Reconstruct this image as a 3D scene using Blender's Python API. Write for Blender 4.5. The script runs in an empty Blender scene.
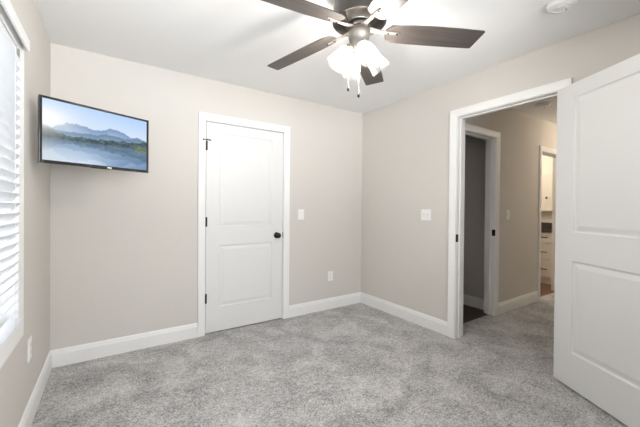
import bpy, bmesh, math, random
from mathutils import Vector, Matrix, noise

S = bpy.context.scene
COL = S.collection
PI = math.pi

# ------------------------------------------------------------------ camera
YAW, PITCH, ROLL, F = 0.5880, -0.00727, 0.00846, 314.35
cam_d = bpy.data.cameras.new('camera')
cam_d.sensor_fit = 'HORIZONTAL'
cam_d.sensor_width = 36.0
cam_d.lens = F / 640 * 36
cam_d.shift_y = -4.1 / 640
cam_d.clip_start = 0.02
cam_o = bpy.data.objects.new('camera', cam_d)
COL.objects.link(cam_o)
S.camera = cam_o
_r0 = Vector((math.cos(YAW), -math.sin(YAW), 0))
_f0 = Vector((math.sin(YAW), math.cos(YAW), 0))
_z = Vector((0, 0, 1))
_fw = math.cos(PITCH) * _f0 + math.sin(PITCH) * _z
_u1 = -math.sin(PITCH) * _f0 + math.cos(PITCH) * _z
_ri = math.cos(ROLL) * _r0 + math.sin(ROLL) * _u1
_up = -math.sin(ROLL) * _r0 + math.cos(ROLL) * _u1
_m = Matrix((( _ri.x, _up.x, -_fw.x, -2.717), (_ri.y, _up.y, -_fw.y, -3.098), (_ri.z, _up.z, -_fw.z, 1.233), (0, 0, 0, 1)))
cam_o.matrix_world = _m

# ------------------------------------------------------------------ world, light, exposure
w = bpy.data.worlds.new('world')
S.world = w
w.use_nodes = True
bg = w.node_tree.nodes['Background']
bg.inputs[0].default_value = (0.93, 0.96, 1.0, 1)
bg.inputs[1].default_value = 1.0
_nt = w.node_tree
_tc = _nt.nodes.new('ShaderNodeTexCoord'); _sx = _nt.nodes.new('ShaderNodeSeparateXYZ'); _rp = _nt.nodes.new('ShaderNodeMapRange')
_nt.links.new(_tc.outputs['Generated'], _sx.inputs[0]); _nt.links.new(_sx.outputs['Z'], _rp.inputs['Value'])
# sky above; made-up bright ground below, added to light the ceiling
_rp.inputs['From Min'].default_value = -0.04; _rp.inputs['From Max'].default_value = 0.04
GROUND_DIM, GROUND_BOOST = 0.8, 22.0
SKY_DIM, SKY_BOOST = 7.5, 11.5
# made-up ground and sky levels: dim towards -x, boosted elsewhere as room fill
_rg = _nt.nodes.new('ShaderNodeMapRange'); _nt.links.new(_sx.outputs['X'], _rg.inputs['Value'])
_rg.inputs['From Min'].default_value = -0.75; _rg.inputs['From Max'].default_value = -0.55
_rg.inputs['To Min'].default_value = GROUND_DIM; _rg.inputs['To Max'].default_value = GROUND_BOOST
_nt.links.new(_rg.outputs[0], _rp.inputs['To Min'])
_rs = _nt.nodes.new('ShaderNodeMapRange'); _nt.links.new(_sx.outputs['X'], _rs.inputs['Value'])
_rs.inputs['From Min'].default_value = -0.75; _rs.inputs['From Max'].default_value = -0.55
_rs.inputs['To Min'].default_value = SKY_DIM; _rs.inputs['To Max'].default_value = SKY_BOOST
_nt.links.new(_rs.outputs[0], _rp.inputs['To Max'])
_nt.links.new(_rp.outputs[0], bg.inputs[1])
S.view_settings.view_transform = 'Standard'
S.view_settings.look = 'None'
S.view_settings.gamma = 1
S.view_settings.use_curve_mapping = False
S.view_settings.exposure = 0.10
BULB_L = 250.0       # radiance of the four fan bulbs
HALL_W = 13.0
BATH_W = 30.0

def portal(name, loc, rot, sx, sy):
    l = bpy.data.lights.new(name, 'AREA'); l.shape = 'RECTANGLE'; l.size = sx; l.size_y = sy; l.cycles.is_portal = True
    o = bpy.data.objects.new(name, l); COL.objects.link(o); o.location = loc; o.rotation_euler = rot
portal('daylight_portal', (-2.00, -3.76, 1.66), (PI / 2, 0, 0), 1.78, 1.18)            # the sky seen through the added window behind the viewer
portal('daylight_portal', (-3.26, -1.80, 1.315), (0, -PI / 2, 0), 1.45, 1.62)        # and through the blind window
H = 2.448            # ceiling height
WL = -3.095          # left wall
YF = -3.60           # front wall (behind the camera)
HX1 = 3.3            # end of the hall
HY0 = -2.45          # near wall of the hall
HY1 = -1.21          # far wall of the hall

# ------------------------------------------------------------------ materials
def mat(name, col, rough=0.5, metal=0.0, spec=0.5, coat=0.0, noise_scale=None, noise_amt=0.04, bump=0.0, bump_scale=60, emit=None, estr=0):
    m = bpy.data.materials.new(name); m.use_nodes = True
    nt = m.node_tree; b = nt.nodes['Principled BSDF']
    b.inputs['Base Color'].default_value = (*col, 1)
    b.inputs['Roughness'].default_value = rough
    b.inputs['Metallic'].default_value = metal
    b.inputs['Specular IOR Level'].default_value = spec
    b.inputs['Coat Weight'].default_value = coat
    if emit:
        b.inputs['Emission Color'].default_value = (*emit, 1)
        b.inputs['Emission Strength'].default_value = estr
    tc = None
    if noise_scale or bump:
        tc = nt.nodes.new('ShaderNodeTexCoord')
    if noise_scale:
        n = nt.nodes.new('ShaderNodeTexNoise'); n.inputs['Scale'].default_value = noise_scale; n.inputs['Detail'].default_value = 3
        nt.links.new(tc.outputs['Object'], n.inputs['Vector'])
        r = nt.nodes.new('ShaderNodeValToRGB')
        r.color_ramp.elements[0].position = 0.3; r.color_ramp.elements[1].position = 0.7
        r.color_ramp.elements[0].color = (*[c * (1 - noise_amt) for c in col], 1)
        r.color_ramp.elements[1].color = (*[min(1, c * (1 + noise_amt)) for c in col], 1)
        nt.links.new(n.outputs['Fac'], r.inputs['Fac'])
        nt.links.new(r.outputs['Color'], b.inputs['Base Color'])
    if bump:
        n2 = nt.nodes.new('ShaderNodeTexNoise'); n2.inputs['Scale'].default_value = bump_scale; n2.inputs['Detail'].default_value = 2
        nt.links.new(tc.outputs['Object'], n2.inputs['Vector'])
        bp = nt.nodes.new('ShaderNodeBump'); bp.inputs['Strength'].default_value = bump; bp.inputs['Distance'].default_value = 0.002
        nt.links.new(n2.outputs['Fac'], bp.inputs['Height'])
        nt.links.new(bp.outputs['Normal'], b.inputs['Normal'])
    return m

M = {}
M['wall'] = mat('greige wall paint', (0.646, 0.6165, 0.575), 0.75, spec=0.25, noise_scale=1.5, noise_amt=0.01, bump=0.06, bump_scale=180)
M['ceiling'] = mat('flat ceiling paint', (0.90, 0.895, 0.885), 0.9, spec=0.1, bump=0.05, bump_scale=200)
M['trim'] = mat('white trim paint', (0.84, 0.835, 0.82), 0.4, spec=0.4, noise_scale=2, noise_amt=0.006)
M['door'] = mat('white door paint', (0.75, 0.747, 0.735), 0.45, spec=0.4, bump=0.03, bump_scale=150)
M['black'] = mat('matte black metal', (0.018, 0.017, 0.016), 0.38, metal=0.6, noise_scale=30, noise_amt=0.1)
M['plastic'] = mat('white plastic', (0.86, 0.855, 0.84), 0.35, noise_scale=8, noise_amt=0.005)
M['slot'] = mat('dark slot', (0.05, 0.05, 0.05), 0.6, noise_scale=8, noise_amt=0.05)
M['tvplastic'] = mat('glossy black plastic', (0.012, 0.012, 0.013), 0.18, coat=0.4, noise_scale=20, noise_amt=0.05)
M['badge'] = mat('silver badge', (0.7, 0.7, 0.7), 0.3, metal=0.6, noise_scale=20, noise_amt=0.02)
M['steel'] = mat('grey steel', (0.35, 0.35, 0.36), 0.35, metal=0.9, noise_scale=20, noise_amt=0.05)
M['bronze'] = mat('dark pewter metal', (0.060, 0.053, 0.049), 0.36, metal=0.75, noise_scale=25, noise_amt=0.1)
M['pewter'] = mat('brushed pewter', (0.26, 0.24, 0.215), 0.55, metal=0.8, noise_scale=40, noise_amt=0.08)
M['nickel'] = mat('satin champagne metal', (0.80, 0.76, 0.68), 0.35, metal=0.7, noise_scale=40, noise_amt=0.03)
M['vanity'] = mat('warm white cabinet paint', (0.80, 0.76, 0.70), 0.4, noise_scale=2, noise_amt=0.01)
M['vinyl'] = mat('white sash', (0.84, 0.85, 0.86), 0.35, noise_scale=3, noise_amt=0.006)
M['cord'] = mat('white cord', (0.78, 0.78, 0.76), 0.7, noise_scale=60, noise_amt=0.05)

def carpet_mat():
    m = bpy.data.materials.new('grey plush carpet'); m.use_nodes = True
    nt = m.node_tree; b = nt.nodes['Principled BSDF']; L = nt.links.new
    tc = nt.nodes.new('ShaderNodeTexCoord')
    def nz(scale, detail, rough=0.5, dist=0.0):
        n = nt.nodes.new('ShaderNodeTexNoise'); n.inputs['Scale'].default_value = scale; n.inputs['Detail'].default_value = detail
        n.inputs['Roughness'].default_value = rough; n.inputs['Distortion'].default_value = dist
        L(tc.outputs['Object'], n.inputs['Vector']); return n
    a = nz(85, 3, 0.75); c = nz(4.2, 4, 0.6, 0.6); d = nz(30, 3, 0.6)
    def mth(op, x, y):
        n = nt.nodes.new('ShaderNodeMath'); n.operation = op
        for i, v in enumerate((x, y)):
            if hasattr(v, 'is_linked'): L(v, n.inputs[i])
            else: n.inputs[i].default_value = v
        return n.outputs[0]
    t = mth('ADD', mth('MULTIPLY', a.outputs['Fac'], 1.15), mth('ADD', mth('MULTIPLY', c.outputs['Fac'], 0.55), mth('MULTIPLY', d.outputs['Fac'], 0.45)))
    t = mth('SUBTRACT', t, 0.575)
    r = nt.nodes.new('ShaderNodeValToRGB')
    e = r.color_ramp.elements
    e[0].position = 0.31; e[0].color = (0.185, 0.179, 0.174, 1)
    e[1].position = 0.72; e[1].color = (0.70, 0.685, 0.672, 1)
    L(t, r.inputs['Fac']); L(r.outputs['Color'], b.inputs['Base Color'])
    b.inputs['Roughness'].default_value = 0.95
    b.inputs['Specular IOR Level'].default_value = 0.1
    b.inputs['Sheen Weight'].default_value = 0.25
    bp = nt.nodes.new('ShaderNodeBump'); bp.inputs['Strength'].default_value = 0.7; bp.inputs['Distance'].default_value = 0.012
    L(mth('ADD', a.outputs['Fac'], mth('MULTIPLY', d.outputs['Fac'], 0.8)), bp.inputs['Height']); L(bp.outputs['Normal'], b.inputs['Normal'])
    return m
M['carpet'] = carpet_mat()

def wood_mat(name, c0, c1, rough, along='X', scale=3.0):
    m = bpy.data.materials.new(name); m.use_nodes = True
    nt = m.node_tree; b = nt.nodes['Principled BSDF']; L = nt.links.new
    tc = nt.nodes.new('ShaderNodeTexCoord'); mp = nt.nodes.new('ShaderNodeMapping')
    mp.inputs['Scale'].default_value = (1, 14, 14) if along == 'X' else (14, 1, 14)
    L(tc.outputs['Object'], mp.inputs['Vector'])
    n = nt.nodes.new('ShaderNodeTexNoise'); n.inputs['Scale'].default_value = scale; n.inputs['Detail'].default_value = 5; n.inputs['Distortion'].default_value = 0.5
    L(mp.outputs['Vector'], n.inputs['Vector'])
    r = nt.nodes.new('ShaderNodeValToRGB')
    r.color_ramp.elements[0].position = 0.3; r.color_ramp.elements[0].color = (*c0, 1)
    r.color_ramp.elements[1].position = 0.72; r.color_ramp.elements[1].color = (*c1, 1)
    L(n.outputs['Fac'], r.inputs['Fac']); L(r.outputs['Color'], b.inputs['Base Color'])
    b.inputs['Roughness'].default_value = rough
    return m
M['blade'] = wood_mat('weathered grey brown blade veneer', (0.040, 0.034, 0.031), (0.074, 0.063, 0.056), 0.42)
M['darkwood'] = wood_mat('dark wood floor', (0.035, 0.022, 0.016), (0.075, 0.048, 0.034), 0.45)
M['redwood'] = wood_mat('red brown wood floor', (0.10, 0.045, 0.025), (0.19, 0.09, 0.05), 0.4)

def granite_mat():
    m = mat('dark granite', (0.03, 0.022, 0.02), 0.15, spec=0.6)
    nt = m.node_tree; b = nt.nodes['Principled BSDF']
    tc = nt.nodes.new('ShaderNodeTexCoord'); v = nt.nodes.new('ShaderNodeTexVoronoi'); v.inputs['Scale'].default_value = 160
    nt.links.new(tc.outputs['Object'], v.inputs['Vector'])
    r = nt.nodes.new('ShaderNodeValToRGB'); r.color_ramp.elements[0].color = (0.11, 0.07, 0.055, 1); r.color_ramp.elements[1].color = (0.012, 0.010, 0.010, 1)
    r.color_ramp.elements[0].position = 0.1; r.color_ramp.elements[1].position = 0.5
    nt.links.new(v.outputs['Distance'], r.inputs['Fac']); nt.links.new(r.outputs['Color'], b.inputs['Base Color'])
    return m
M['granite'] = granite_mat()

def mix_mat(name, f, clear_rough=0.0, col=(0.9, 0.9, 0.9), transl=0.0, rough=0.3):
    """f = share that passes straight through; the rest is diffuse / translucent white with a glossy skin"""
    m = bpy.data.materials.new(name); m.use_nodes = True
    nt = m.node_tree; L = nt.links.new
    for n in list(nt.nodes):
        if n.type != 'OUTPUT_MATERIAL': nt.nodes.remove(n)
    out = [n for n in nt.nodes if n.type == 'OUTPUT_MATERIAL'][0]
    tr = nt.nodes.new('ShaderNodeBsdfTransparent')
    d = nt.nodes.new('ShaderNodeBsdfPrincipled'); d.inputs['Base Color'].default_value = (*col, 1); d.inputs['Roughness'].default_value = rough
    t = nt.nodes.new('ShaderNodeBsdfTranslucent'); t.inputs['Color'].default_value = (*col, 1)
    m1 = nt.nodes.new('ShaderNodeMixShader'); m1.inputs[0].default_value = transl
    L(d.outputs[0], m1.inputs[1]); L(t.outputs[0], m1.inputs[2])
    m2 = nt.nodes.new('ShaderNodeMixShader'); m2.inputs[0].default_value = f
    L(m1.outputs[0], m2.inputs[1]); L(tr.outputs[0], m2.inputs[2]); L(m2.outputs[0], out.inputs[0])
    return m
M['frost'] = mix_mat('clear seeded glass', 0.985, col=(0.93, 0.92, 0.90), transl=0.5, rough=0.12)
def _rim(m):
    nt = m.node_tree; lw = nt.nodes.new('ShaderNodeLayerWeight'); lw.inputs['Blend'].default_value = 0.35
    mr = nt.nodes.new('ShaderNodeMapRange'); mr.inputs['To Min'].default_value = 0.992; mr.inputs['To Max'].default_value = 0.94
    nt.links.new(lw.outputs['Facing'], mr.inputs['Value'])
    mx = [n for n in nt.nodes if n.type == 'MIX_SHADER' and n.outputs[0].links and n.outputs[0].links[0].to_node.type == 'OUTPUT_MATERIAL'][0]
    nt.links.new(mr.outputs[0], mx.inputs[0])
_rim(M['frost'])
M['slat'] = mix_mat('white faux wood slat', 0.0, col=(0.84, 0.865, 0.90), transl=0.04, rough=0.4)
def pane_mat():
    m = bpy.data.materials.new('window glass'); m.use_nodes = True
    nt = m.node_tree; L = nt.links.new
    for n in list(nt.nodes):
        if n.type != 'OUTPUT_MATERIAL': nt.nodes.remove(n)
    out = [n for n in nt.nodes if n.type == 'OUTPUT_MATERIAL'][0]
    tr = nt.nodes.new('ShaderNodeBsdfTransparent'); g = nt.nodes.new('ShaderNodeBsdfGlossy'); g.inputs['Roughness'].default_value = 0.02
    fr = nt.nodes.new('ShaderNodeFresnel'); fr.inputs[0].default_value = 1.45
    mx = nt.nodes.new('ShaderNodeMixShader'); L(fr.outputs[0], mx.inputs[0]); L(tr.outputs[0], mx.inputs[1]); L(g.outputs[0], mx.inputs[2]); L(mx.outputs[0], out.inputs[0])
    return m
M['pane'] = pane_mat()
M['bulb'] = mat('glowing bulb', (1, 0.95, 0.88), 0.3, emit=(1.0, 0.94, 0.86), estr=BULB_L, noise_scale=10, noise_amt=0.01)
M['dome'] = mat('lit white dome', (0.9, 0.88, 0.84), 0.4, emit=(1.0, 0.85, 0.66), estr=5, noise_scale=10, noise_amt=0.01)
def screen_mat():
    m = bpy.data.materials.new('lit screen picture'); m.use_nodes = True
    nt = m.node_tree; b = nt.nodes['Principled BSDF']
    a = nt.nodes.new('ShaderNodeVertexColor'); a.layer_name = 'picture'
    nt.links.new(a.outputs['Color'], b.inputs['Emission Color'])
    b.inputs['Emission Strength'].default_value = 1.0
    b.inputs['Base Color'].default_value = (0.01, 0.01, 0.012, 1)
    b.inputs['Roughness'].default_value = 0.6; b.inputs['Specular IOR Level'].default_value = 0.15
    return m
M['screen'] = screen_mat()

# ------------------------------------------------------------------ helpers
def obj(name, bm, m, parent=None, smooth=False, loc=None, mtx=None):
    me = bpy.data.meshes.new(name)
    bmesh.ops.recalc_face_normals(bm, faces=bm.faces)
    bm.to_mesh(me); bm.free()
    me.materials.append(m)
    if smooth:
        for p in me.polygons: p.use_smooth = True
    o = bpy.data.objects.new(name, me); COL.objects.link(o)
    if parent: o.parent = parent
    if loc: o.location = loc
    if mtx: o.matrix_local = mtx
    return o

def tag(o, label, cat, group=None, kind=None):
    o['label'] = label; o['category'] = cat
    if group: o['group'] = group
    if kind: o['kind'] = kind
    return o

def empty(name, loc=(0, 0, 0), rotz=0.0):
    o = bpy.data.objects.new(name, None); COL.objects.link(o)
    o.empty_display_size = 0.1
    o.location = loc; o.rotation_euler = (0, 0, rotz)
    return o

def box(bm, x0, x1, y0, y1, z0, z1, bev=0.0, mtx=None):
    vs = [bm.verts.new((x, y, z)) for z in (min(z0, z1), max(z0, z1)) for x, y in ((x0, y0), (x1, y0), (x1, y1), (x0, y1))]
    fs = [bm.faces.new([vs[i] for i in f]) for f in ((3, 2, 1, 0), (4, 5, 6, 7), (0, 1, 5, 4), (1, 2, 6, 5), (2, 3, 7, 6), (3, 0, 4, 7))]
    if mtx is not None:
        for v in vs: v.co = mtx @ v.co
    if bev > 0:
        es = list({e for f in fs for e in f.edges})
        bmesh.ops.bevel(bm, geom=es, offset=bev, segments=2, affect='EDGES', profile=0.6)
    return bm

def nbox(*a, **k):
    return box(bmesh.new(), *a, **k)

def lathe(bm, prof, n=32, mtx=None, close_ends=True):
    """prof: list of (r, z), revolved about z"""
    rings = []
    for r, z in prof:
        if r < 1e-6:
            v = bm.verts.new((0, 0, z)); rings.append([v])
        else:
            rings.append([bm.verts.new((r * math.cos(2 * PI * i / n), r * math.sin(2 * PI * i / n), z)) for i in range(n)])
    for a, b in zip(rings, rings[1:]):
        for i in range(n):
            j = (i + 1) % n
            if len(a) == 1 and len(b) == 1: continue
            if len(a) == 1: bm.faces.new((a[0], b[i], b[j]))
            elif len(b) == 1: bm.faces.new((a[i], a[j], b[0]))
            else: bm.faces.new((a[i], a[j], b[j], b[i]))
    if close_ends:
        for r in (rings[0], rings[-1]):
            if len(r) > 1: bm.faces.new(r)
    if mtx is not None:
        for r in rings:
            for v in r: v.co = mtx @ v.co
    return bm

def tube(bm, pts, rad, n=8):
    pts = [Vector(p) for p in pts]
    rings = []
    for i, p in enumerate(pts):
        d = (pts[min(i + 1, len(pts) - 1)] - pts[max(i - 1, 0)]).normalized()
        a = d.orthogonal().normalized() if i == 0 else (prev - d * prev.dot(d)).normalized()
        prev = a; b = d.cross(a)
        rings.append([bm.verts.new(p + rad * (math.cos(2 * PI * k / n) * a + math.sin(2 * PI * k / n) * b)) for k in range(n)])
    for r0, r1 in zip(rings, rings[1:]):
        for k in range(n): bm.faces.new((r0[k], r0[(k + 1) % n], r1[(k + 1) % n], r1[k]))
    bm.faces.new(rings[0]); bm.faces.new(rings[-1])
    return bm

def prism(bm, poly, axis, a0, a1):
    """extrude a 2-D polygon along an axis: for 'x' poly=(y,z), for 'y' poly=(x,z), for 'z' poly=(x,y)"""
    def P(u, v, t):
        return (t, u, v) if axis == 'x' else (u, t, v) if axis == 'y' else (u, v, t)
    A = [bm.verts.new(P(u, v, a0)) for u, v in poly]; B = [bm.verts.new(P(u, v, a1)) for u, v in poly]
    n = len(poly)
    bm.faces.new(A); bm.faces.new(B)
    for i in range(n): bm.faces.new((A[i], A[(i + 1) % n], B[(i + 1) % n], B[i]))
    return bm

def wall(name, axis, p0, p1, u0, u1, z0, z1, holes=(), m=None, label=None):
    """slab across `axis` from p0 to p1, spanning u0..u1 and z0..z1, with rectangular holes (u0,u1,z0,z1)"""
    us = sorted({u0, u1, *[h[0] for h in holes], *[h[1] for h in holes]})
    zs = sorted({z0, z1, *[h[2] for h in holes], *[h[3] for h in holes]})
    bm = bmesh.new()
    def V(p, u, z): return (p, u, z) if axis == 'x' else (u, p, z)
    def solid(i, j):
        if i < 0 or j < 0 or i >= len(us) - 1 or j >= len(zs) - 1: return False
        cu, cz = (us[i] + us[i + 1]) / 2, (zs[j] + zs[j + 1]) / 2
        return not any(h[0] < cu < h[1] and h[2] < cz < h[3] for h in holes)
    def quad(*c): bm.faces.new([bm.verts.new(x) for x in c])
    for i in range(len(us) - 1):
        for j in range(len(zs) - 1):
            if not solid(i, j): continue
            a, b, c, d = us[i], us[i + 1], zs[j], zs[j + 1]
            quad(V(p0, a, c), V(p0, b, c), V(p0, b, d), V(p0, a, d)); quad(V(p1, a, c), V(p1, b, c), V(p1, b, d), V(p1, a, d))
            if not solid(i - 1, j): quad(V(p0, a, c), V(p1, a, c), V(p1, a, d), V(p0, a, d))
            if not solid(i + 1, j): quad(V(p0, b, c), V(p1, b, c), V(p1, b, d), V(p0, b, d))
            if not solid(i, j - 1): quad(V(p0, a, c), V(p1, a, c), V(p1, b, c), V(p0, b, c))
            if not solid(i, j + 1): quad(V(p0, a, d), V(p1, a, d), V(p1, b, d), V(p0, b, d))
    bmesh.ops.remove_doubles(bm, verts=bm.verts, dist=1e-5)
    o = obj(name, bm, m or M['wall']); o['kind'] = 'structure'
    if label: o['label'] = label; o['category'] = 'wall'
    return o

# ------------------------------------------------------------------ shell
CDX0, CDX1, CDH = -1.962, -1.138, 2.045           # closet door opening
DY0, DY1, DH = -2.158, -1.346, 2.090              # doorway in the right wall
WY0, WY1, WZ0, WZ1 = -2.55, -1.045, 0.655, 1.975    # window opening
HCX0, HCX1 = 0.20, 0.95                           # doorway in the hall wall (dark closet)
HBX0, HBX1 = 2.14, 2.83                           # bathroom doorway in the hall wall
T = 0.115

bm = nbox(WL, HX1, YF, 0.0, -0.05, 0.0)
fl = tag(obj('floor', bm, M['carpet']), 'grey plush carpet covering the bedroom and running on into the hall', 'floor', kind='structure')
bm = nbox(WL - 0.15, 4.1, YF - 0.15, 0.9, H, H + 0.1)
tag(obj('ceiling', bm, M['ceiling']), 'flat white painted ceiling above the bedroom and hall', 'ceiling', kind='structure')
wall('wall_back', 'y', 0.0, T, WL - 0.15, 0.0 + T, -0.05, H, [(CDX0 - 0.02, CDX1 + 0.02, -0.06, CDH + 0.02)], label='greige wall behind the closed closet door')
wall('wall_left', 'x', WL - 0.15, WL, YF - 0.15, T, -0.05, H, [(WY0 - 0.02, WY1 + 0.02, WZ0 - 0.02, WZ1 + 0.02)], label='greige wall holding the window with blinds')
wall('wall_right', 'x', 0.0, T, YF - 0.15, 0.0, -0.05, H, [(DY0 - 0.02, DY1 + 0.02, -0.06, DH + 0.02)], label='greige wall with the open doorway to the hall')
WFX0, WFX1, WFZ0, WFZ1 = -2.85, -1.15, 1.10, 2.22    # unseen window added behind the camera for fill daylight
wall('wall_front', 'y', YF - 0.15, YF, WL, 0.0, -0.05, H, [(WFX0 - 0.02, WFX1 + 0.02, WFZ0 - 0.02, WFZ1 + 0.02)], label='greige wall behind the viewer')
wall('wall_hall', 'y', HY1, HY1 + T, T, 4.0, -0.05, H, [(HCX0 - 0.02, HCX1 + 0.02, -0.06, 2.06), (HBX0 - 0.02, HBX1 + 0.02, -0.06, 2.03)], label='tan hall wall seen through the open doorway')
wall('wall_hall_near', 'y', HY0 - T, HY0, T, HX1, -0.05, H, label='near wall of the hall')
wall('wall_hall_end', 'x', HX1, HX1 + 0.1, HY0 - T, HY1, -0.05, H, label='end wall of the hall')
# dark walk-in closet behind the hall wall, bathroom beside it
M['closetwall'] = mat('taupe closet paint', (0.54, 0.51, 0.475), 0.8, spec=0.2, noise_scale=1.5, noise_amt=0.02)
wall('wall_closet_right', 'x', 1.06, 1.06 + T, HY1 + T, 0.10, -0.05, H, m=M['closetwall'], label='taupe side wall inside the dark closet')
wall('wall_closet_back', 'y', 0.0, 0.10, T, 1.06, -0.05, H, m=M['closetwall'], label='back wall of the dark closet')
tag(obj('floor_closet', nbox(T, 1.06, HY1 + 0.05, 0.0, -0.05, 0.004), M['darkwood']), 'dark wood floor inside the dim closet off the hall', 'floor', kind='structure')
tag(obj('floor_bathroom', nbox(1.30, 3.75, HY1 + 0.05, 0.7, -0.05, 0.004), M['redwood']), 'red brown wood floor of the bathroom before the vanity', 'floor', kind='structure')
M['bathwall'] = mat('cream bathroom paint', (0.74, 0.69, 0.61), 0.7, spec=0.25, noise_scale=1.5, noise_amt=0.01)
wall('wall_bathroom_right', 'x', 3.75, 3.85, HY1 + T, 0.8, -0.05, H, m=M['bathwall'], label='cream bathroom wall behind the vanity')
wall('wall_bathroom_left', 'x', 1.25, 1.30, HY1 + T, 0.8, -0.05, H, m=M['bathwall'], label='side wall of the bathroom')
wall('wall_bathroom_back', 'y', 0.7, 0.8, 1.30, 3.75, -0.05, H, m=M['bathwall'], label='far wall of the bathroom')
# the space behind the closet door
wall('wall_wardrobe', 'y', 0.70, 0.75, -2.4, -0.7, -0.05, H, label='inner wall behind the closed closet door')
wall('wall_wardrobe_left', 'x', -2.45, -2.40, T, 0.75, -0.05, H, label='side wall behind the closed closet door')
wall('wall_wardrobe_right', 'x', -0.70, -0.65, T, 0.75, -0.05, H, label='other side wall behind the closed closet door')
tag(obj('floor_wardrobe', nbox(-2.40, -0.70, 0.0, 0.70, -0.05, 0.0), M['carpet']), 'grey carpet behind the closed closet door', 'floor', kind='structure')

# baseboards: (profile offset from wall, z)
BH = 0.1325
PROF = [(0, 0), (0.014, 0), (0.014, 0.095), (0.0125, 0.104), (0.010, 0.110), (0.0095, 0.118), (0.007, 0.126), (0.004, 0.131), (0, BH)]
def baseboard(name, axis, pos, sign, a0, a1, label):
    bm = prism(bmesh.new(), [(pos + sign * d, z) for d, z in PROF], axis, a0, a1)
    return tag(obj(name, bm, M['trim']), label, 'baseboard', kind='structure')
CW = 0.067
baseboard('baseboard_back', 'x', 0.0, -1, WL, CDX0 - CW - 0.003, 'white baseboard between the window wall corner and the closet door')
baseboard('baseboard_back.001', 'x', 0.0, -1, CDX1 + CW + 0.003, 0.0, 'short white baseboard from the closet door to the far corner')
baseboard('baseboard_left', 'y', WL, 1, YF, 0.0, 'white baseboard running under the window')
baseboard('baseboard_right', 'y', 0.0, -1, DY1 + CW + 0.003, 0.0, 'white baseboard from the far corner to the open doorway')
baseboard('baseboard_right.001', 'y', 0.0, -1, YF, DY0 - CW - 0.003, 'white baseboard behind the open door')
baseboard('baseboard_front', 'x', YF, 1, WL, 0.0, 'white baseboard behind the viewer')
baseboard('baseboard_hall', 'x', HY1, -1, HCX1 + CW + 0.02, HBX0 - CW - 0.003, 'white baseboard on the hall wall between its two doorways')
baseboard('baseboard_closet', 'y', 1.06, -1, HY1 + T, 0.0, 'baseboard inside the dim closet')

# door casings with jambs (trim_n)
CPROF = [(0.0, 0.0), (0.0, 0.010), (0.006, 0.013), (0.012, 0.0135), (0.046, 0.017), (0.054, 0.019), (CW, 0.019), (CW, 0.0)]   # (away from opening, thickness)
def casing_set(name, axis, face, sgn, u0, u1, h, depth_to, label, stop=True, strike=None, z0=0.0, bottom=False):
    """mitred casing around opening u0..u1, top h, on the wall face, plus jamb lining running to depth_to"""
    bm = bmesh.new()
    rv = 0.004
    def V(u, t, z): return (face + sgn * t, u, z) if axis == 'x' else (u, face + sgn * t, z)
    a, b, top = u0 - rv, u1 + rv, h + rv
    if bottom:
        path = [(a, z0 - rv, -1, -1), (a, top, -1, 1), (b, top, 1, 1), (b, z0 - rv, 1, -1), (a, z0 - rv, -1, -1)]
    else:
        path = [(a, z0, -1, 0), (a, top, -1, 1), (b, top, 1, 1), (b, z0, 1, 0)]
    rings = [[bm.verts.new(V(u + su * d, t, z + sz * d)) for d, t in CPROF] for u, z, su, sz in path]
    n = len(CPROF)
    for r0, r1 in zip(rings, rings[1:]):
        for i in range(n): bm.faces.new((r0[i], r0[(i + 1) % n], r1[(i + 1) % n], r1[i]))
    if not bottom:
        bm.faces.new(rings[0]); bm.faces.new(rings[-1])
    else:
        bmesh.ops.remove_doubles(bm, verts=bm.verts, dist=1e-6)
    root = tag(obj(name, bm, M['trim']), label, 'door trim', kind='structure')
    bm = bmesh.new()
    lo, hi = sorted((face, depth_to))
    def B(ua, ub, za, zb, pa=lo, pb=hi):
        if axis == 'x': box(bm, pa, pb, ua, ub, za, zb)
        else: box(bm, ua, ub, pa, pb, za, zb)
    B(u0 - 0.019, u0, z0 - (0.019 if bottom else 0), h + 0.019); B(u1, u1 + 0.019, z0 - (0.019 if bottom else 0), h + 0.019); B(u0, u1, h, h + 0.019)
    if bottom: B(u0, u1, z0 - 0.019, z0)
    obj('jamb', bm, M['trim'], root)
    if stop:
        bm = bmesh.new()
        s0, s1 = (lo + 0.042, lo + 0.054)
        B(u0, u0 + 0.011, z0, h, s0, s1 + 0.02); B(u1 - 0.011, u1, z0, h, s0, s1 + 0.02); B(u0 + 0.011, u1 - 0.011, h - 0.011, h, s0, s1 + 0.02)
        obj('door_stop_molding', bm, M['trim'], root)
    if strike:
        u, z, us = strike
        bm = bmesh.new()
        p = face - sgn * 0.012
        if axis == 'x':
            box(bm, p - 0.020, p + 0.016, u - 0.0018, u + 0.0018, z - 0.036, z + 0.036); box(bm, face + sgn * 0.0005, face + sgn * 0.004, u, u + 0.011 * us, z - 0.030, z + 0.030)
        else:
            box(bm, u - 0.0018, u + 0.0018, p - 0.020, p + 0.016, z - 0.036, z + 0.036); box(bm, u, u + 0.006 * us, face + sgn * 0.0005, face + sgn * 0.004, z - 0.022, z + 0.022)
        obj('strike_plate', bm, M['black'], root)['label'] = 'black strike plate'
    return root
casing_set('trim_1', 'y', 0.0, -1, CDX0, CDX1, CDH, T, 'white casing around the closed closet door', stop=False)
t2 = casing_set('trim_2', 'x', 0.0, -1, DY0, DY1, DH, T, 'white casing around the open doorway to the hall', strike=(DY1, 0.95, 1))
casing_set('trim_3', 'y', HY1, -1, HCX0, HCX1, 2.04, HY1 + T, 'white casing around the dark closet doorway in the hall', strike=(HCX1, 0.955, 1))
casing_set('trim_4', 'y', HY1, -1, HBX0, HBX1, 2.01, HY1 + T, 'white casing around the lit bathroom doorway', strike=(HBX1, 0.95, 1))
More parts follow.
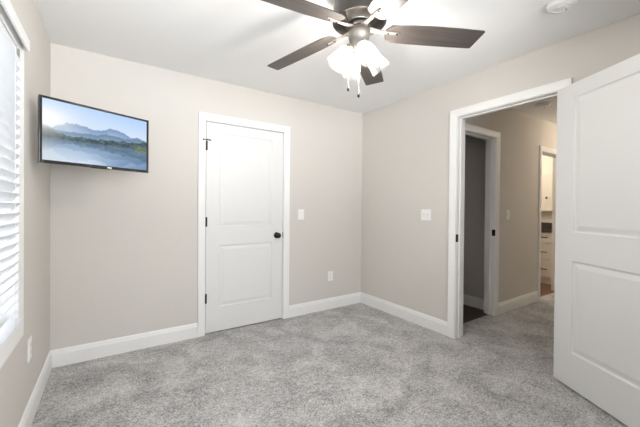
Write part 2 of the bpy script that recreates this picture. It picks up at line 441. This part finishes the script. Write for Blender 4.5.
# hall-side casing of the bedroom doorway
bm = bmesh.new()
for a, b_, c, d in ((DY0 - CW, DY0 - 0.004, 0, DH + CW), (DY1 + 0.004, DY1 + CW, 0, DH + CW), (DY0 - 0.004, DY1 + 0.004, DH + 0.004, DH + CW)):
    box(bm, T, T + 0.018, a, b_, c, d)
tag(obj('trim_5', bm, M['trim']), 'hall side casing of the bedroom doorway', 'door trim', kind='structure')

# ------------------------------------------------------------------ doors
def door_panel(bm, wd, ht, th, st, panels):
    """two-panel moulded slab, x 0..wd, z 0..ht, faces at y=0 (front, -y) and y=th; panels: [(z0,z1)]"""
    xs = [0, st, wd - st, wd]
    zs = [0]
    for a, b in panels: zs += [a, b]
    zs.append(ht)
    steps = [(0.0, 0.0), (0.004, 0.006), (0.010, 0.009), (0.017, 0.009), (0.045, 0.002)]
    for y0, s in ((0.0, 1), (th, -1)):
        for i in range(3):
            for j in range(len(zs) - 1):
                a, b, c, d = xs[i], xs[i + 1], zs[j], zs[j + 1]
                if i == 1 and j % 2 == 1:
                    prev = None
                    for ins, dep in steps:
                        y = y0 + s * dep
                        r = [bm.verts.new(v) for v in ((a + ins, y, c + ins), (b - ins, y, c + ins), (b - ins, y, d - ins), (a + ins, y, d - ins))]
                        if prev:
                            for k in range(4): bm.faces.new((prev[k], prev[(k + 1) % 4], r[(k + 1) % 4], r[k]))
                        prev = r
                    bm.faces.new(prev)
                else:
                    bm.faces.new([bm.verts.new(v) for v in ((a, y0, c), (b, y0, c), (b, y0, d), (a, y0, d))])
    for c in (((0, 0, 0), (0, th, 0), (0, th, ht), (0, 0, ht)), ((wd, 0, 0), (wd, th, 0), (wd, th, ht), (wd, 0, ht)), ((0, 0, 0), (wd, 0, 0), (wd, th, 0), (0, th, 0)), ((0, 0, ht), (wd, 0, ht), (wd, th, ht), (0, th, ht))):
        bm.faces.new([bm.verts.new(v) for v in c])
    # weld along the split lines of the flat parts
    bmesh.ops.remove_doubles(bm, verts=bm.verts, dist=1e-5)
    return bm

def knob_bm(side=-1):
    R = Matrix.Rotation(PI / 2, 4, 'X') if side < 0 else Matrix.Rotation(-PI / 2, 4, 'X')
    return lathe(bmesh.new(), [(0.033, 0.0), (0.033, 0.004), (0.029, 0.008), (0.014, 0.011), (0.011, 0.018), (0.0115, 0.030), (0.019, 0.036), (0.026, 0.044), (0.0285, 0.053), (0.027, 0.061), (0.020, 0.067), (0.009, 0.0695), (0, 0.070)], 28, R)
def hinge_bm(stop=False):
    bm = lathe(bmesh.new(), [(0.0, -0.048), (0.004, -0.047), (0.0065, -0.044), (0.0065, 0.044), (0.004, 0.047), (0.0, 0.050)], 14)
    box(bm, -0.0125, 0.0125, 0.002, 0.0055, -0.044, 0.044)
    return bm

# closed closet door
PAN = [(0.235, 0.84), (1.02, 1.935)]
d1 = tag(empty('door_1', (CDX0 + 0.0045, 0.0, 0.012)), 'closed white two panel closet door with black knob', 'door', kind='structure')
DW = CDX1 - CDX0 - 0.009
obj('door_leaf', door_panel(bmesh.new(), DW, CDH - 0.0175, 0.035, 0.128, PAN), M['door'], d1, loc=(0, 0.004, 0))
k = obj('door_knob', knob_bm(), M['black'], d1, smooth=True, loc=(DW - 0.072, 0.004, 0.912)); k['label'] = 'round black knob'
obj('strike_plate', nbox(DW - 0.001, DW + 0.0045, -0.003, 0.003, 0.885, 0.945), M['black'], d1)['label'] = 'black strike plate'
for i, z in enumerate((1.80, 1.07, 0.335)):
    h = obj('hinge', hinge_bm(), M['black'], d1, loc=(-0.002, -0.006, z)); h['label'] = 'black hinge'
    if i == 0:
        bm = tube(bmesh.new(), [(-0.030, -0.016, 0.050), (-0.012, -0.012, 0.054), (0, 0, 0.055), (0.012, -0.012, 0.054), (0.032, -0.016, 0.050)], 0.0045, 8)
        lathe(bm, [(0, -0.007), (0.007, -0.006), (0.007, 0.006), (0, 0.007)], 10, Matrix.Translation((-0.030, -0.016, 0.050)))
        lathe(bm, [(0, -0.007), (0.007, -0.006), (0.007, 0.006), (0, 0.007)], 10, Matrix.Translation((0.032, -0.016, 0.050)))
        obj('hinge_pin_stop', bm, M['black'], h)['label'] = 'black two-armed hinge pin stop'

# open bedroom door, swung back towards the wall
c0 = Vector((-0.034, -2.1505, 0.014)); ddir = Vector((-0.496, -0.868, 0)).normalized()
d2 = tag(empty('door_2', c0, math.atan2(ddir.y, ddir.x)), 'white two panel door swung open almost against the wall', 'door', kind='structure')
# local +x runs along the door away from the hinge; local +y is then towards the wall
lx, ly = ddir, Vector((-ddir.y, ddir.x, 0))
DW2 = 0.806
obj('door_leaf', door_panel(bmesh.new(), DW2, 2.076, 0.035, 0.142, [(0.240, 0.868), (1.062, 1.980)]), M['door'], d2)
for s, y in ((-1, 0.0), (1, 0.035)):
    obj('door_knob', knob_bm(s), M['black'], d2, smooth=True, loc=(DW2 - 0.062, y, 0.912))['label'] = 'round black knob'
for z in (1.80, 1.06, 0.335):
    bm = bmesh.new()
    lathe(bm, [(0.0, -0.048), (0.0065, -0.044), (0.0065, 0.044), (0.0, 0.050)], 12, Matrix.Translation((-0.004, 0.041, 0)))
    box(bm, -0.003, 0.0, 0.006, 0.038, -0.044, 0.044)
    obj('hinge', bm, M['black'], d2, loc=(0, 0, z))['label'] = 'black hinge'

# ------------------------------------------------------------------ window and blind
w1 = casing_set('window_1', 'x', WL, 1, WY0, WY1, WZ1, WL - 0.13, 'white cased window in the wall beside the television', stop=False, z0=WZ0, bottom=True)
w1['category'] = 'window'
bm = bmesh.new()
xf = WL - 0.115
mid = (WZ0 + WZ1) / 2
for a, b, c, d in ((WY0, WY0 + 0.045, WZ0, WZ1), (WY1 - 0.045, WY1, WZ0, WZ1), (WY0 + 0.045, WY1 - 0.045, WZ0, WZ0 + 0.05), (WY0 + 0.045, WY1 - 0.045, WZ1 - 0.045, WZ1), (WY0 + 0.045, WY1 - 0.045, mid - 0.02, mid + 0.02)):
    box(bm, xf - 0.02, xf + 0.02, a, b, c, d, 0.003)
obj('sash', bm, M['vinyl'], w1)
for z0_, z1_ in ((WZ0 + 0.05, mid - 0.02), (mid + 0.02, WZ1 - 0.045)):
    obj('pane', nbox(xf - 0.002, xf + 0.002, WY0 + 0.045, WY1 - 0.045, z0_, z1_), M['pane'], w1)

w2 = casing_set('window_added', 'y', YF, 1, WFX0, WFX1, WFZ1, YF - 0.13, 'white cased window added unseen behind the viewer for fill daylight', stop=False, z0=WFZ0, bottom=True)
w2['category'] = 'window'
bm = bmesh.new()
yf = YF - 0.115; wm = (WFX0 + WFX1) / 2
for a, b, c, d in ((WFX0, WFX0 + 0.04, WFZ0, WFZ1), (WFX1 - 0.04, WFX1, WFZ0, WFZ1), (WFX0 + 0.04, WFX1 - 0.04, WFZ0, WFZ0 + 0.04), (WFX0 + 0.04, WFX1 - 0.04, WFZ1 - 0.04, WFZ1), (wm - 0.02, wm + 0.02, WFZ0 + 0.04, WFZ1 - 0.04)):
    box(bm, a, b, yf - 0.02, yf + 0.02, c, d, 0.003)
obj('sash', bm, M['vinyl'], w2)
for a, b in ((WFX0 + 0.04, wm - 0.02), (wm + 0.02, WFX1 - 0.04)):
    obj('pane', nbox(a, b, yf - 0.002, yf + 0.002, WFZ0 + 0.04, WFZ1 - 0.04), M['pane'], w2)

BY0, BY1 = WY0 + 0.002, WY1 - 0.001
bl = tag(empty('window_blind', (WL + 0.003, 0, WZ1)), 'white faux wood blind lowered over the window with slats closed', 'blind')
tilt = math.radians(-52)
bm = bmesh.new()
zt = -0.072; pitch = 0.0455; nsl = 27
for i in range(nsl):
    R = Matrix.Translation((0, 0, zt - i * pitch)) @ Matrix.Rotation(tilt, 4, 'Y')
    box(bm, -0.025, 0.025, BY0, BY1, -0.0016, 0.0016, 0, R)
obj('slat_panel', bm, M['slat'], bl)
obj('headrail', nbox(-0.040, 0.006, BY0, BY1, -0.046, -0.002, 0.002), M['vinyl'], bl)
zb = zt - (nsl - 1) * pitch - 0.040
obj('bottom_rail', nbox(-0.026, 0.026, BY0, BY1, zb - 0.010, zb + 0.010, 0.004), M['slat'], bl)
for y in (BY1 - 0.16, (BY0 + BY1) / 2, BY0 + 0.16):
    bm = bmesh.new()
    for x in (-0.0275, 0.0275): tube(bm, [(x, y, -0.05), (x, y, zb)], 0.0010, 5)
    obj('ladder_cord', bm, M['cord'], bl)
bm = bmesh.new()
# valance with returned end, standing in front of the casing
VY1, VX0, VX1 = -0.990, 0.019, 0.040
box(bm, VX0 + 0.010, VX1, BY0 - 0.06, VY1, 0.013, 0.071, 0.004)
box(bm, 0.0175, VX0 + 0.010, VY1 - 0.012, VY1, 0.015, 0.069, 0.002)
obj('valance', bm, M['trim'], bl)
bm = nbox(-0.042, 0.012, BY1 - 0.004, BY1 + 0.003, -0.050, 0.0)
box(bm, 0.009, 0.012, BY1 - 0.022, BY1 + 0.003, -0.050, -0.010)
obj('bracket', bm, M['steel'], bl)['label'] = 'grey steel bracket'

# ------------------------------------------------------------------ television
TL, TR_ = Vector((-3.049, -0.762, 0)), Vector((-2.487, -0.500, 0))
TZ0, TZ1 = 1.470, 1.851
tw = (TR_ - TL).length; thh = TZ1 - TZ0
tdir = (TR_ - TL).normalized()
tv = tag(empty('television', (TL.x, TL.y, TZ0), math.atan2(tdir.y, tdir.x)), 'flat black television on the corner wall showing a misty mountain lake', 'television')
# local: x along the screen, -y towards the room, z up
bz = 0.013
bm = bmesh.new()
for a, b, c, d in ((0, bz, 0, thh), (tw - bz, tw, 0, thh), (bz, tw - bz, 0, 0.019), (bz, tw - bz, thh - bz, thh)):
    box(bm, a, b, 0.0, 0.022, c, d, 0.002)
obj('bezel', bm, M['tvplastic'], tv)
bm = nbox(0.003, tw - 0.003, 0.020, 0.038, 0.003, thh - 0.003, 0.004)
box(bm, 0.14, tw - 0.10, 0.036, 0.060, 0.03, thh - 0.12, 0.008)
obj('back_cover', bm, M['tvplastic'], tv)
bm = nbox(tw * 0.40, tw * 0.58, -0.004, 0.01, -0.004, 0.014, 0.003)
obj('sensor_bar', bm, M['tvplastic'], tv)
obj('badge', nbox(tw * 0.555, tw * 0.60, -0.0056, 0.002, 0.004, 0.012, 0.0015), M['badge'], tv)['label'] = 'small silver badge'

def s2l(c):
    return tuple((v / 12.92 if v <= 0.04045 else ((v + 0.055) / 1.055) ** 2.4) for v in (x / 255 for x in c))
def lerp(a, b, t):
    t = max(0.0, min(1.0, t)); return tuple(x + (y - x) * t for x, y in zip(a, b))
def fbm(x, y=0.0, z=0.0, o=4):
    v = 0; a = 0.5; f = 1
    for _ in range(o):
        v += a * noise.noise(Vector((x * f, y * f, z + 7.3 * f))); a *= 0.5; f *= 2.03
    return v
HZ = 0.385
def land(u, h):
    """colour of the upper picture at height h above the waterline (0..1 of the sky part)"""
    glow = math.exp(-((u - 0.0) / 0.24) ** 2 - ((h - 0.50) / 0.34) ** 2)
    sky = lerp((214, 226, 240), (172, 203, 242), (h - 0.25) / 0.75)
    sky = lerp(sky, (206, 222, 242), 0.6 * max(0, 1 - u * 1.2))
    ridge1 = 0.33 + 0.16 * math.exp(-((u - 0.63) / 0.20) ** 2) + 0.10 * math.exp(-((u - 0.25) / 0.14) ** 2) + 0.18 * fbm(u * 8, 1.0)
    ridge2 = 0.24 + 0.10 * u + 0.14 * fbm(u * 6, 5.0)
    ridge3 = 0.12 + 0.15 * max(0, (u - 0.45) / 0.55) + 0.13 * fbm(u * 13, 9.0) + (0.16 * max(0, 1 - u / 0.20))
    c = sky
    if h < ridge1: c = lerp((172, 192, 214), (120, 148, 186), (h - ridge1 + 0.30) / 0.28)
    if h < ridge2: c = lerp((140, 160, 180), (96, 126, 158), (h - ridge2 + 0.2) / 0.2)
    if h < ridge3:
        c = lerp((46, 66, 74), (92, 112, 116), 0.5 + 1.6 * fbm(u * 30, h * 16, 3.0))
        c = lerp(c, (128, 124, 116), 0.7 * max(0, 1 - u / 0.22))
        if u > 0.86 and h < 0.13: c = lerp((70, 88, 66), (132, 136, 92), 0.5 + 1.2 * fbm(u * 40, h * 30, 6.0))
    c = lerp(c, (253, 251, 246), glow)
    return c
def picture(u, v):
    if v >= HZ:
        c = land(u, (v - HZ) / (1 - HZ))
    else:
        d = (HZ - v) / HZ
        r = land(u + 0.012 * fbm(u * 5, v * 60), d * 0.50 + 0.012)
        c = lerp(r, (104, 138, 176), 0.40 + 0.15 * u)
        c = lerp(c, (214, 226, 238), 0.85 * math.exp(-((u - 0.30) / 0.34) ** 2) * d)
        c = lerp(c, (84, 112, 142), 0.5 * max(0, u - 0.4) * d * 2)
        c = lerp(c, (214, 216, 216), 0.5 * math.exp(-((u - 0.0) / 0.12) ** 2) * d)
    return s2l(c)
bm = bmesh.new()
NU, NV = 150, 90
x0, x1, z0_, z1_ = bz - 0.001, tw - bz + 0.001, 0.018, thh - bz + 0.001
grid = [[bm.verts.new((x0 + (x1 - x0) * i / NU, 0.006, z0_ + (z1_ - z0_) * j / NV)) for i in range(NU + 1)] for j in range(NV + 1)]
for j in range(NV):
    for i in range(NU): bm.faces.new((grid[j][i], grid[j][i + 1], grid[j + 1][i + 1], grid[j + 1][i]))
sc = obj('screen', bm, M['screen'], tv)
ca = sc.data.color_attributes.new('picture', 'FLOAT_COLOR', 'POINT')
for i, v in enumerate(sc.data.vertices):
    c = picture((v.co.x - x0) / (x1 - x0), (v.co.z - z0_) / (z1_ - z0_))
    ca.data[i].color = (*c, 1)
# wall arm behind it (part of the set): plate on the back wall and two links
tvm = tv.matrix_basis if False else Matrix.Translation((TL.x, TL.y, TZ0)) @ Matrix.Rotation(math.atan2(tdir.y, tdir.x), 4, 'Z')
inv = tvm.inverted()
bm = bmesh.new()
ctr = tvm @ Vector((tw * 0.5, 0.066, thh * 0.5))
plate = Vector((-2.80, -0.012, ctr.z)); elbow = Vector((-2.90, -0.30, ctr.z))
box(bm, -0.06, 0.06, 0.060, 0.068, -0.06, 0.06, 0, Matrix.Translation((tw * 0.5, 0, thh * 0.5)))
tube(bm, [inv @ ctr, inv @ elbow, inv @ plate], 0.014, 10)
box(bm, plate.x - 0.05, plate.x + 0.05, -0.012, 0.0, ctr.z - 0.09, ctr.z + 0.09, 0, inv)
obj('wall_arm', bm, M['black'], tv)

# ------------------------------------------------------------------ ceiling fan
FX, FY = -1.566, -1.750
ZB = 2.233
fan = tag(empty('ceiling_fan', (FX, FY, H)), 'dark five blade ceiling fan with four lit glass shades', 'ceiling fan')
def zf(z): return z - H
obj('canopy', lathe(bmesh.new(), [(0.115, zf(H)), (0.115, zf(2.435)), (0.108, zf(2.420)), (0.090, zf(2.412))], 40), M['bronze'], fan, smooth=True)
# bell shaped housing, hollow underneath
obj('motor_housing', lathe(bmesh.new(), [(0.095, zf(2.416)), (0.120, zf(2.406)), (0.135, zf(2.385)), (0.143, zf(2.350)), (0.147, zf(2.300)), (0.149, zf(2.270)), (0.150, zf(2.262)), (0.147, zf(2.258)), (0.142, zf(2.261)), (0.138, zf(2.300)), (0.125, zf(2.335)), (0.070, zf(2.345))], 48), M['bronze'], fan, smooth=True)
obj('motor_band', lathe(bmesh.new(), [(0.076, zf(2.344)), (0.076, zf(2.325)), (0.072, zf(2.318)), (0.060, zf(2.268)), (0.063, zf(2.263)), (0.063, zf(2.256))], 48), M['nickel'], fan, smooth=True)['label'] = 'pale satin metal band'
obj('flywheel', lathe(bmesh.new(), [(0.058, zf(2.258)), (0.068, zf(2.254)), (0.070, zf(2.236)), (0.064, zf(2.228)), (0.045, zf(2.226))], 48), M['bronze'], fan, smooth=True)
obj('light_kit', lathe(bmesh.new(), [(0.050, zf(2.229)), (0.060, zf(2.222)), (0.062, zf(2.190)), (0.058, zf(2.172)), (0.050, zf(2.158)), (0.054, zf(2.148)), (0.056, zf(2.128)), (0.048, zf(2.108)), (0.032, zf(2.094)), (0.014, zf(2.086)), (0.010, zf(2.074)), (0.0, zf(2.068))], 36), M['pewter'], fan, smooth=True)

def blade_mesh():
    bm = bmesh.new()
    out = [(0.150, -0.012), (0.178, -0.046), (0.30, -0.064), (0.42, -0.074), (0.55, -0.081), (0.668, -0.084), (0.674, -0.079), (0.656, 0.044), (0.650, 0.049), (0.55, 0.058), (0.42, 0.067), (0.30, 0.074), (0.200, 0.077), (0.160, 0.060), (0.150, 0.040)]
    return prism(bm, out, 'z', -0.003, 0.003)
def iron_mesh():
    bm = bmesh.new()
    # curved arm from the flywheel down to the blade, then a flat bar with a rounded end
    pts = [(0.046, 0.000, 0.020), (0.075, -0.001, 0.018), (0.10, -0.0035, 0.014), (0.14, -0.004, 0.011), (0.205, -0.004, 0.0095), (0.222, -0.004, 0.008), (0.228, -0.004, 0.004)]
    rings = []
    for x, z, hw in pts:
        rings.append([bm.verts.new(v) for v in ((x, -hw, z), (x, hw, z), (x, hw * 0.8, z - 0.008), (x, -hw * 0.8, z - 0.008))])
    for a, b in zip(rings, rings[1:]):
        for i in range(4): bm.faces.new((a[i], a[(i + 1) % 4], b[(i + 1) % 4], b[i]))
    bm.faces.new(rings[0]); bm.faces.new(rings[-1])
    bmesh.ops.bevel(bm, geom=[e for e in bm.edges], offset=0.0015, segments=1, affect='EDGES')
    return bm
def screw_mesh():
    return lathe(bmesh.new(), [(0.0065, -0.011), (0.006, -0.016), (0.0, -0.0175)], 10)
PITCHB = math.radians(-12)
b_me = i_me = s_me = None
for k in range(5):
    a = 1.962 + k * 2 * PI / 5
    mtx = Matrix.Translation((0, 0, zf(ZB))) @ Matrix.Rotation(a, 4, 'Z') @ Matrix.Rotation(math.radians(5.2), 4, 'Y') @ Matrix.Rotation(PITCHB, 4, 'X')
    if k == 0:
        b = obj('blade', blade_mesh(), M['blade'], fan, mtx=mtx); b_me = b.data
        i_ = obj('blade_iron', iron_mesh(), M['pewter'], b); i_me = i_.data
        s_ = obj('screw', screw_mesh(), M['black'], b, loc=(0.215, 0, 0)); s_me = s_.data
        c = bpy.data.objects.new('screw', s_me); COL.objects.link(c); c.parent = b; c.location = (0.165, 0, 0)
    else:
        b = bpy.data.objects.new('blade', b_me); COL.objects.link(b); b.parent = fan; b.matrix_local = mtx
        for nm, me, x in (('blade_iron', i_me, 0), ('screw', s_me, 0.215), ('screw', s_me, 0.165)):
            c = bpy.data.objects.new(nm, me); COL.objects.link(c); c.parent = b; c.location = (x, 0, 0)

# four shades: arm + socket (part), glass shade (part) with bulb (sub-part)
SH_TILT = math.radians(40)
view_far = math.atan2(-1.758 + 3.098, -1.600 + 2.717)
for k, phi in enumerate((-20, 70, 160, 250)):
    az = view_far - math.radians(phi)      # clockwise from "away from the doorway viewer"
    base = Matrix.Translation((0, 0, zf(2.122))) @ Matrix.Rotation(az, 4, 'Z') @ Matrix.Translation((0.046, 0, 0)) @ Matrix.Rotation(-SH_TILT, 4, 'Y')
    # local -z is the direction the shade opens
    soc = obj('lamp_socket', lathe(bmesh.new(), [(0.016, 0.012), (0.020, 0.004), (0.027, -0.006), (0.029, -0.020), (0.0285, -0.034), (0.022, -0.036)], 24), M['pewter'], fan, smooth=True, mtx=base)
    bm = bmesh.new()
    outer = [(0.030, -0.022), (0.034, -0.030), (0.040, -0.050), (0.046, -0.080), (0.052, -0.115), (0.0555, -0.140)]
    prof = outer + [(r - 0.003, z) for r, z in reversed(outer)]
    lathe(bm, prof, 36, close_ends=False)
    shd = obj('lamp_shade', bm, M['frost'], fan, smooth=True, mtx=base)
    obj('bulb', lathe(bmesh.new(), [(0.012, -0.036), (0.013, -0.048), (0.019, -0.062), (0.024, -0.078), (0.0235, -0.090), (0.017, -0.102), (0.008, -0.107), (0, -0.108)], 20), M['bulb'], shd, smooth=True)
# pull chains
fwd = Vector((math.cos(view_far), math.sin(view_far), 0)); rgt = Vector((fwd.y, -fwd.x, 0))
for s, zend in ((-0.058, 1.895), (0.0, 1.858)):
    p = rgt * s - fwd * 0.005
    bm = bmesh.new()
    z = 2.100
    while z > zend + 0.012:
        lathe(bm, [(0, 0.0022), (0.0008, 0.0008), (0.0008, -0.0008), (0, -0.0022)], 6, Matrix.Translation((p.x, p.y, zf(z)))); z -= 0.0042
    ch = obj('pull_chain', bm, M['nickel'], fan)
    obj('pull_bob', lathe(bmesh.new(), [(0, 0.014), (0.003, 0.012), (0.0065, 0.002), (0.007, -0.006), (0.005, -0.012), (0, -0.014)], 14, Matrix.Translation((p.x, p.y, zf(zend)))), M['black'], ch, smooth=True)['label'] = 'black bob'

# ------------------------------------------------------------------ switches, outlets, detectors
def plate_root(name, loc, rotz, label, cat, group=None):
    return tag(empty(name, loc, rotz), label, cat, group)
# local frame: x along the wall, -y out of the wall, z up
def wall_plate(root, wd, ht=0.116):
    bm = nbox(-wd / 2, wd / 2, -0.006, 0.0, -ht / 2, ht / 2, 0.0025)
    obj('cover_plate', bm, M['plastic'], root)
def rocker(root, x):
    bm = bmesh.new()
    prism(bm, [(-0.006, -0.033), (-0.0075, -0.033), (-0.0105, 0.033), (-0.006, 0.033)], 'x', x - 0.0165, x + 0.0165)
    r = obj('rocker', bm, M['plastic'], root)
    for z in (-0.048, 0.048):
        obj('screw', lathe(bmesh.new(), [(0.0, 0.0), (0.003, 0.0), (0.003, 0.001), (0, 0.0012)], 8, Matrix.Translation((x, -0.006, z)) @ Matrix.Rotation(PI / 2, 4, 'X')), M['plastic'], root)
def toggle(root, x):
    obj('toggle_base', nbox(x - 0.005, x + 0.005, -0.0068, -0.0055, -0.012, 0.012), M['plastic'], root)
    bm = prism(bmesh.new(), [(-0.006, -0.006), (-0.019, 0.004), (-0.019, 0.010), (-0.006, 0.006)], 'x', x - 0.0036, x + 0.0036)
    obj('toggle', bm, M['plastic'], root)
def sockets(root):
    for z in (0.020, -0.020):
        s = obj('receptacle', nbox(-0.0165, 0.0165, -0.0085, -0.0055, z - 0.0145, z + 0.0145, 0.0012), M['plastic'], root)
        bm = nbox(-0.0075, -0.0055, -0.0090, -0.0080, z - 0.002, z + 0.006); box(bm, 0.0055, 0.0075, -0.0090, -0.0080, z - 0.002, z + 0.006)
        box(bm, -0.002, 0.002, -0.0090, -0.0080, z - 0.010, z - 0.0065)
        obj('slot', bm, M['slot'], s)['label'] = 'dark plug slots'
s = plate_root('light_switch', (-0.912, 0, 1.147), 0, 'white single light switch just beside the closet door', 'light switch'); wall_plate(s, 0.078); rocker(s, 0)
s = plate_root('light_switch.001', (0, -1.003, 1.162), -PI / 2, 'white wide double switch plate on the wall by the open doorway', 'light switch'); wall_plate(s, 0.120); toggle(s, -0.023); toggle(s, 0.023)
s = plate_root('light_switch.002', (1.243, HY1, 1.157), 0, 'white light switch on the tan hall wall', 'light switch'); wall_plate(s, 0.078); rocker(s, 0)
s = plate_root('wall_outlet', (-0.495, 0, 0.398), 0, 'white wall outlet between the closet door and the far corner', 'outlet'); wall_plate(s, 0.075); sockets(s)
s = plate_root('wall_outlet.001', (WL, -0.735, 0.425), PI / 2, 'white wall outlet below the window near the corner', 'outlet'); wall_plate(s, 0.080, 0.125); sockets(s)

def detector(loc, label):
    r = tag(empty('smoke_detector', loc), label, 'smoke detector')
    obj('mounting_base', lathe(bmesh.new(), [(0.078, 0.0), (0.078, -0.008), (0.074, -0.011)], 40), M['plastic'], r, smooth=False)
    obj('cover', lathe(bmesh.new(), [(0.072, -0.009), (0.072, -0.022), (0.066, -0.032), (0.046, -0.037), (0.044, -0.034), (0.028, -0.034), (0.026, -0.038), (0, -0.039)], 40), M['plastic'], r)
    obj('indicator', lathe(bmesh.new(), [(0.004, -0.035), (0.004, -0.0385), (0, -0.039)], 10, Matrix.Translation((0.036, -0.01, 0))), M['slot'], r)['label'] = 'small dark indicator'
    return r
detector((-0.520, -2.338, H), 'round white smoke detector on the bedroom ceiling')
detector((1.43, -1.49, H), 'round smoke detector on the dim hall ceiling')

# ------------------------------------------------------------------ bathroom
VX, VXB = 3.20, 3.75
VY0, VY1_ = -1.075, 0.10
van = tag(empty('bathroom_vanity', (VX, (VY0 + VY1_) / 2, 0.004)), 'white bathroom vanity with three drawers and black pulls', 'vanity')
def L(x0, x1, y0, y1, z0, z1, bev=0.0):
    oy = (VY0 + VY1_) / 2
    return nbox(x0 - VX, x1 - VX, y0 - oy, y1 - oy, z0 - 0.004, z1 - 0.004, bev)
bm = L(VX + 0.02, VXB - 0.002, VY0, VY1_, 0.105, 0.858)
obj('carcass', bm, M['vanity'], van)
obj('toe_kick', L(VX + 0.06, VXB - 0.002, VY0 + 0.01, VY1_ - 0.01, 0.004, 0.105), M['vanity'], van)
def shaker(y0, y1, z0, z1):
    oy = (VY0 + VY1_) / 2
    bm = bmesh.new(); s = 0.05
    def b(a, c, d, e, x0, x1): box(bm, x0 - VX, x1 - VX, a - oy, c - oy, d - 0.004, e - 0.004)
    b(y0, y1, z0, z1, VX + 0.006, VX + 0.02)
    b(y0, y0 + s, z0, z1, VX, VX + 0.006); b(y1 - s, y1, z0, z1, VX, VX + 0.006)
    b(y0 + s, y1 - s, z0, z0 + s * 0.8, VX, VX + 0.006); b(y0 + s, y1 - s, z1 - s * 0.8, z1, VX, VX + 0.006)
    return bm
def pull(yc, zc, parent, vertical=False):
    oy = (VY0 + VY1_) / 2; y = yc - oy; z = zc - 0.004
    e = Vector((0, 0, 0.065)) if vertical else Vector((0, 0.075, 0))
    c = Vector((-0.028, y, z))
    bm = tube(bmesh.new(), [c - e, c + e], 0.0075, 8)
    for s in (-0.75, 0.75):
        p = c + e * s; tube(bm, [p, (0.002, p.y, p.z)], 0.0048, 8)
    obj('pull', bm, M['black'], parent)['label'] = 'black bar pull'
for z0_, z1_, zp in ((0.682, 0.842, 0.768), (0.410, 0.668, 0.531), (0.122, 0.396, 0.254)):
    dr = obj('drawer', shaker(-1.050, -0.610, z0_, z1_), M['vanity'], van); pull(-0.835, zp, dr)
for y0_, y1_, yp in ((-0.600, -0.265, -0.300), (-0.255, 0.080, -0.220)):
    dd = obj('cabinet_door', shaker(y0_, y1_, 0.122, 0.842), M['vanity'], van); pull(yp, 0.70, dd, True)
ct = tag(empty('countertop', (VX, -0.49, 0.858)), 'dark granite countertop with backsplash on the bathroom vanity', 'countertop')
obj('slab', nbox(-0.025, VXB - VX - 0.001, VY0 + 0.49 - 0.010, VY1_ + 0.49 + 0.015, 0.0, 0.032, 0.004), M['granite'], ct)
obj('backsplash', nbox(VXB - VX - 0.024, VXB - VX - 0.002, VY0 + 0.49 - 0.010, VY1_ + 0.49 + 0.015, 0.032, 0.135, 0.002), M['granite'], ct)
cab = tag(empty('wall_cabinet', (3.75, -0.68, 1.20)), 'pale wall cabinet with a black knob above the granite countertop', 'cabinet')
obj('carcass', nbox(-0.10, -0.001, -0.15, 0.125, 0, 0.665), M['bathwall'], cab)
bm = nbox(-0.114, -0.102, -0.15, 0.125, 0, 0.665)
for a, b, c, d in ((-0.15, -0.11, 0, 0.665), (0.09, 0.125, 0, 0.665), (-0.11, 0.09, 0, 0.04), (-0.11, 0.09, 0.625, 0.665)):
    box(bm, -0.121, -0.114, a, b, c, d)
cd = obj('cabinet_door', bm, M['bathwall'], cab)
obj('knob', lathe(bmesh.new(), [(0.006, 0.0), (0.006, 0.012), (0.016, 0.018), (0.018, 0.026), (0.012, 0.030), (0, 0.031)], 16, Matrix.Translation((-0.121, -0.047, 0.228)) @ Matrix.Rotation(-PI / 2, 4, 'Y')), M['black'], cd)['label'] = 'black knob'
bd = tag(empty('ceiling_light', (2.75, -0.35, H)), 'round flush ceiling lamp lighting the bathroom', 'ceiling light')
obj('rim', lathe(bmesh.new(), [(0.15, 0), (0.15, -0.02), (0.14, -0.025)], 32), M['pewter'], bd)
obj('diffuser', lathe(bmesh.new(), [(0.138, -0.022), (0.125, -0.05), (0.09, -0.07), (0.04, -0.08), (0, -0.082)], 32, close_ends=False), M['dome'], bd, smooth=True)
ld = bpy.data.lights.new('bathroom_light', 'POINT'); ld.energy = BATH_W; ld.color = (1.0, 0.90, 0.76); ld.shadow_soft_size = 0.10
lo = bpy.data.objects.new('bathroom_light', ld); COL.objects.link(lo); lo.parent = bd; lo.location = (0, 0, -0.20)

hd = tag(empty('ceiling_light', (2.75, -1.95, H)), 'round flush ceiling lamp added unseen further along to brighten the hall', 'ceiling light')  # hall lamp added out of view to lift the hall's brightness
obj('rim', lathe(bmesh.new(), [(0.15, 0), (0.15, -0.02), (0.14, -0.025)], 32), M['pewter'], hd)
obj('diffuser', lathe(bmesh.new(), [(0.138, -0.022), (0.125, -0.05), (0.09, -0.07), (0.04, -0.08), (0, -0.082)], 32, close_ends=False), M['dome'], hd, smooth=True)
ld = bpy.data.lights.new('hall_fill_light', 'POINT'); ld.energy = HALL_W; ld.color = (1.0, 0.85, 0.68); ld.shadow_soft_size = 0.10
lo = bpy.data.objects.new('hall_fill_light', ld); COL.objects.link(lo); lo.parent = hd; lo.location = (0, 0, -0.20)
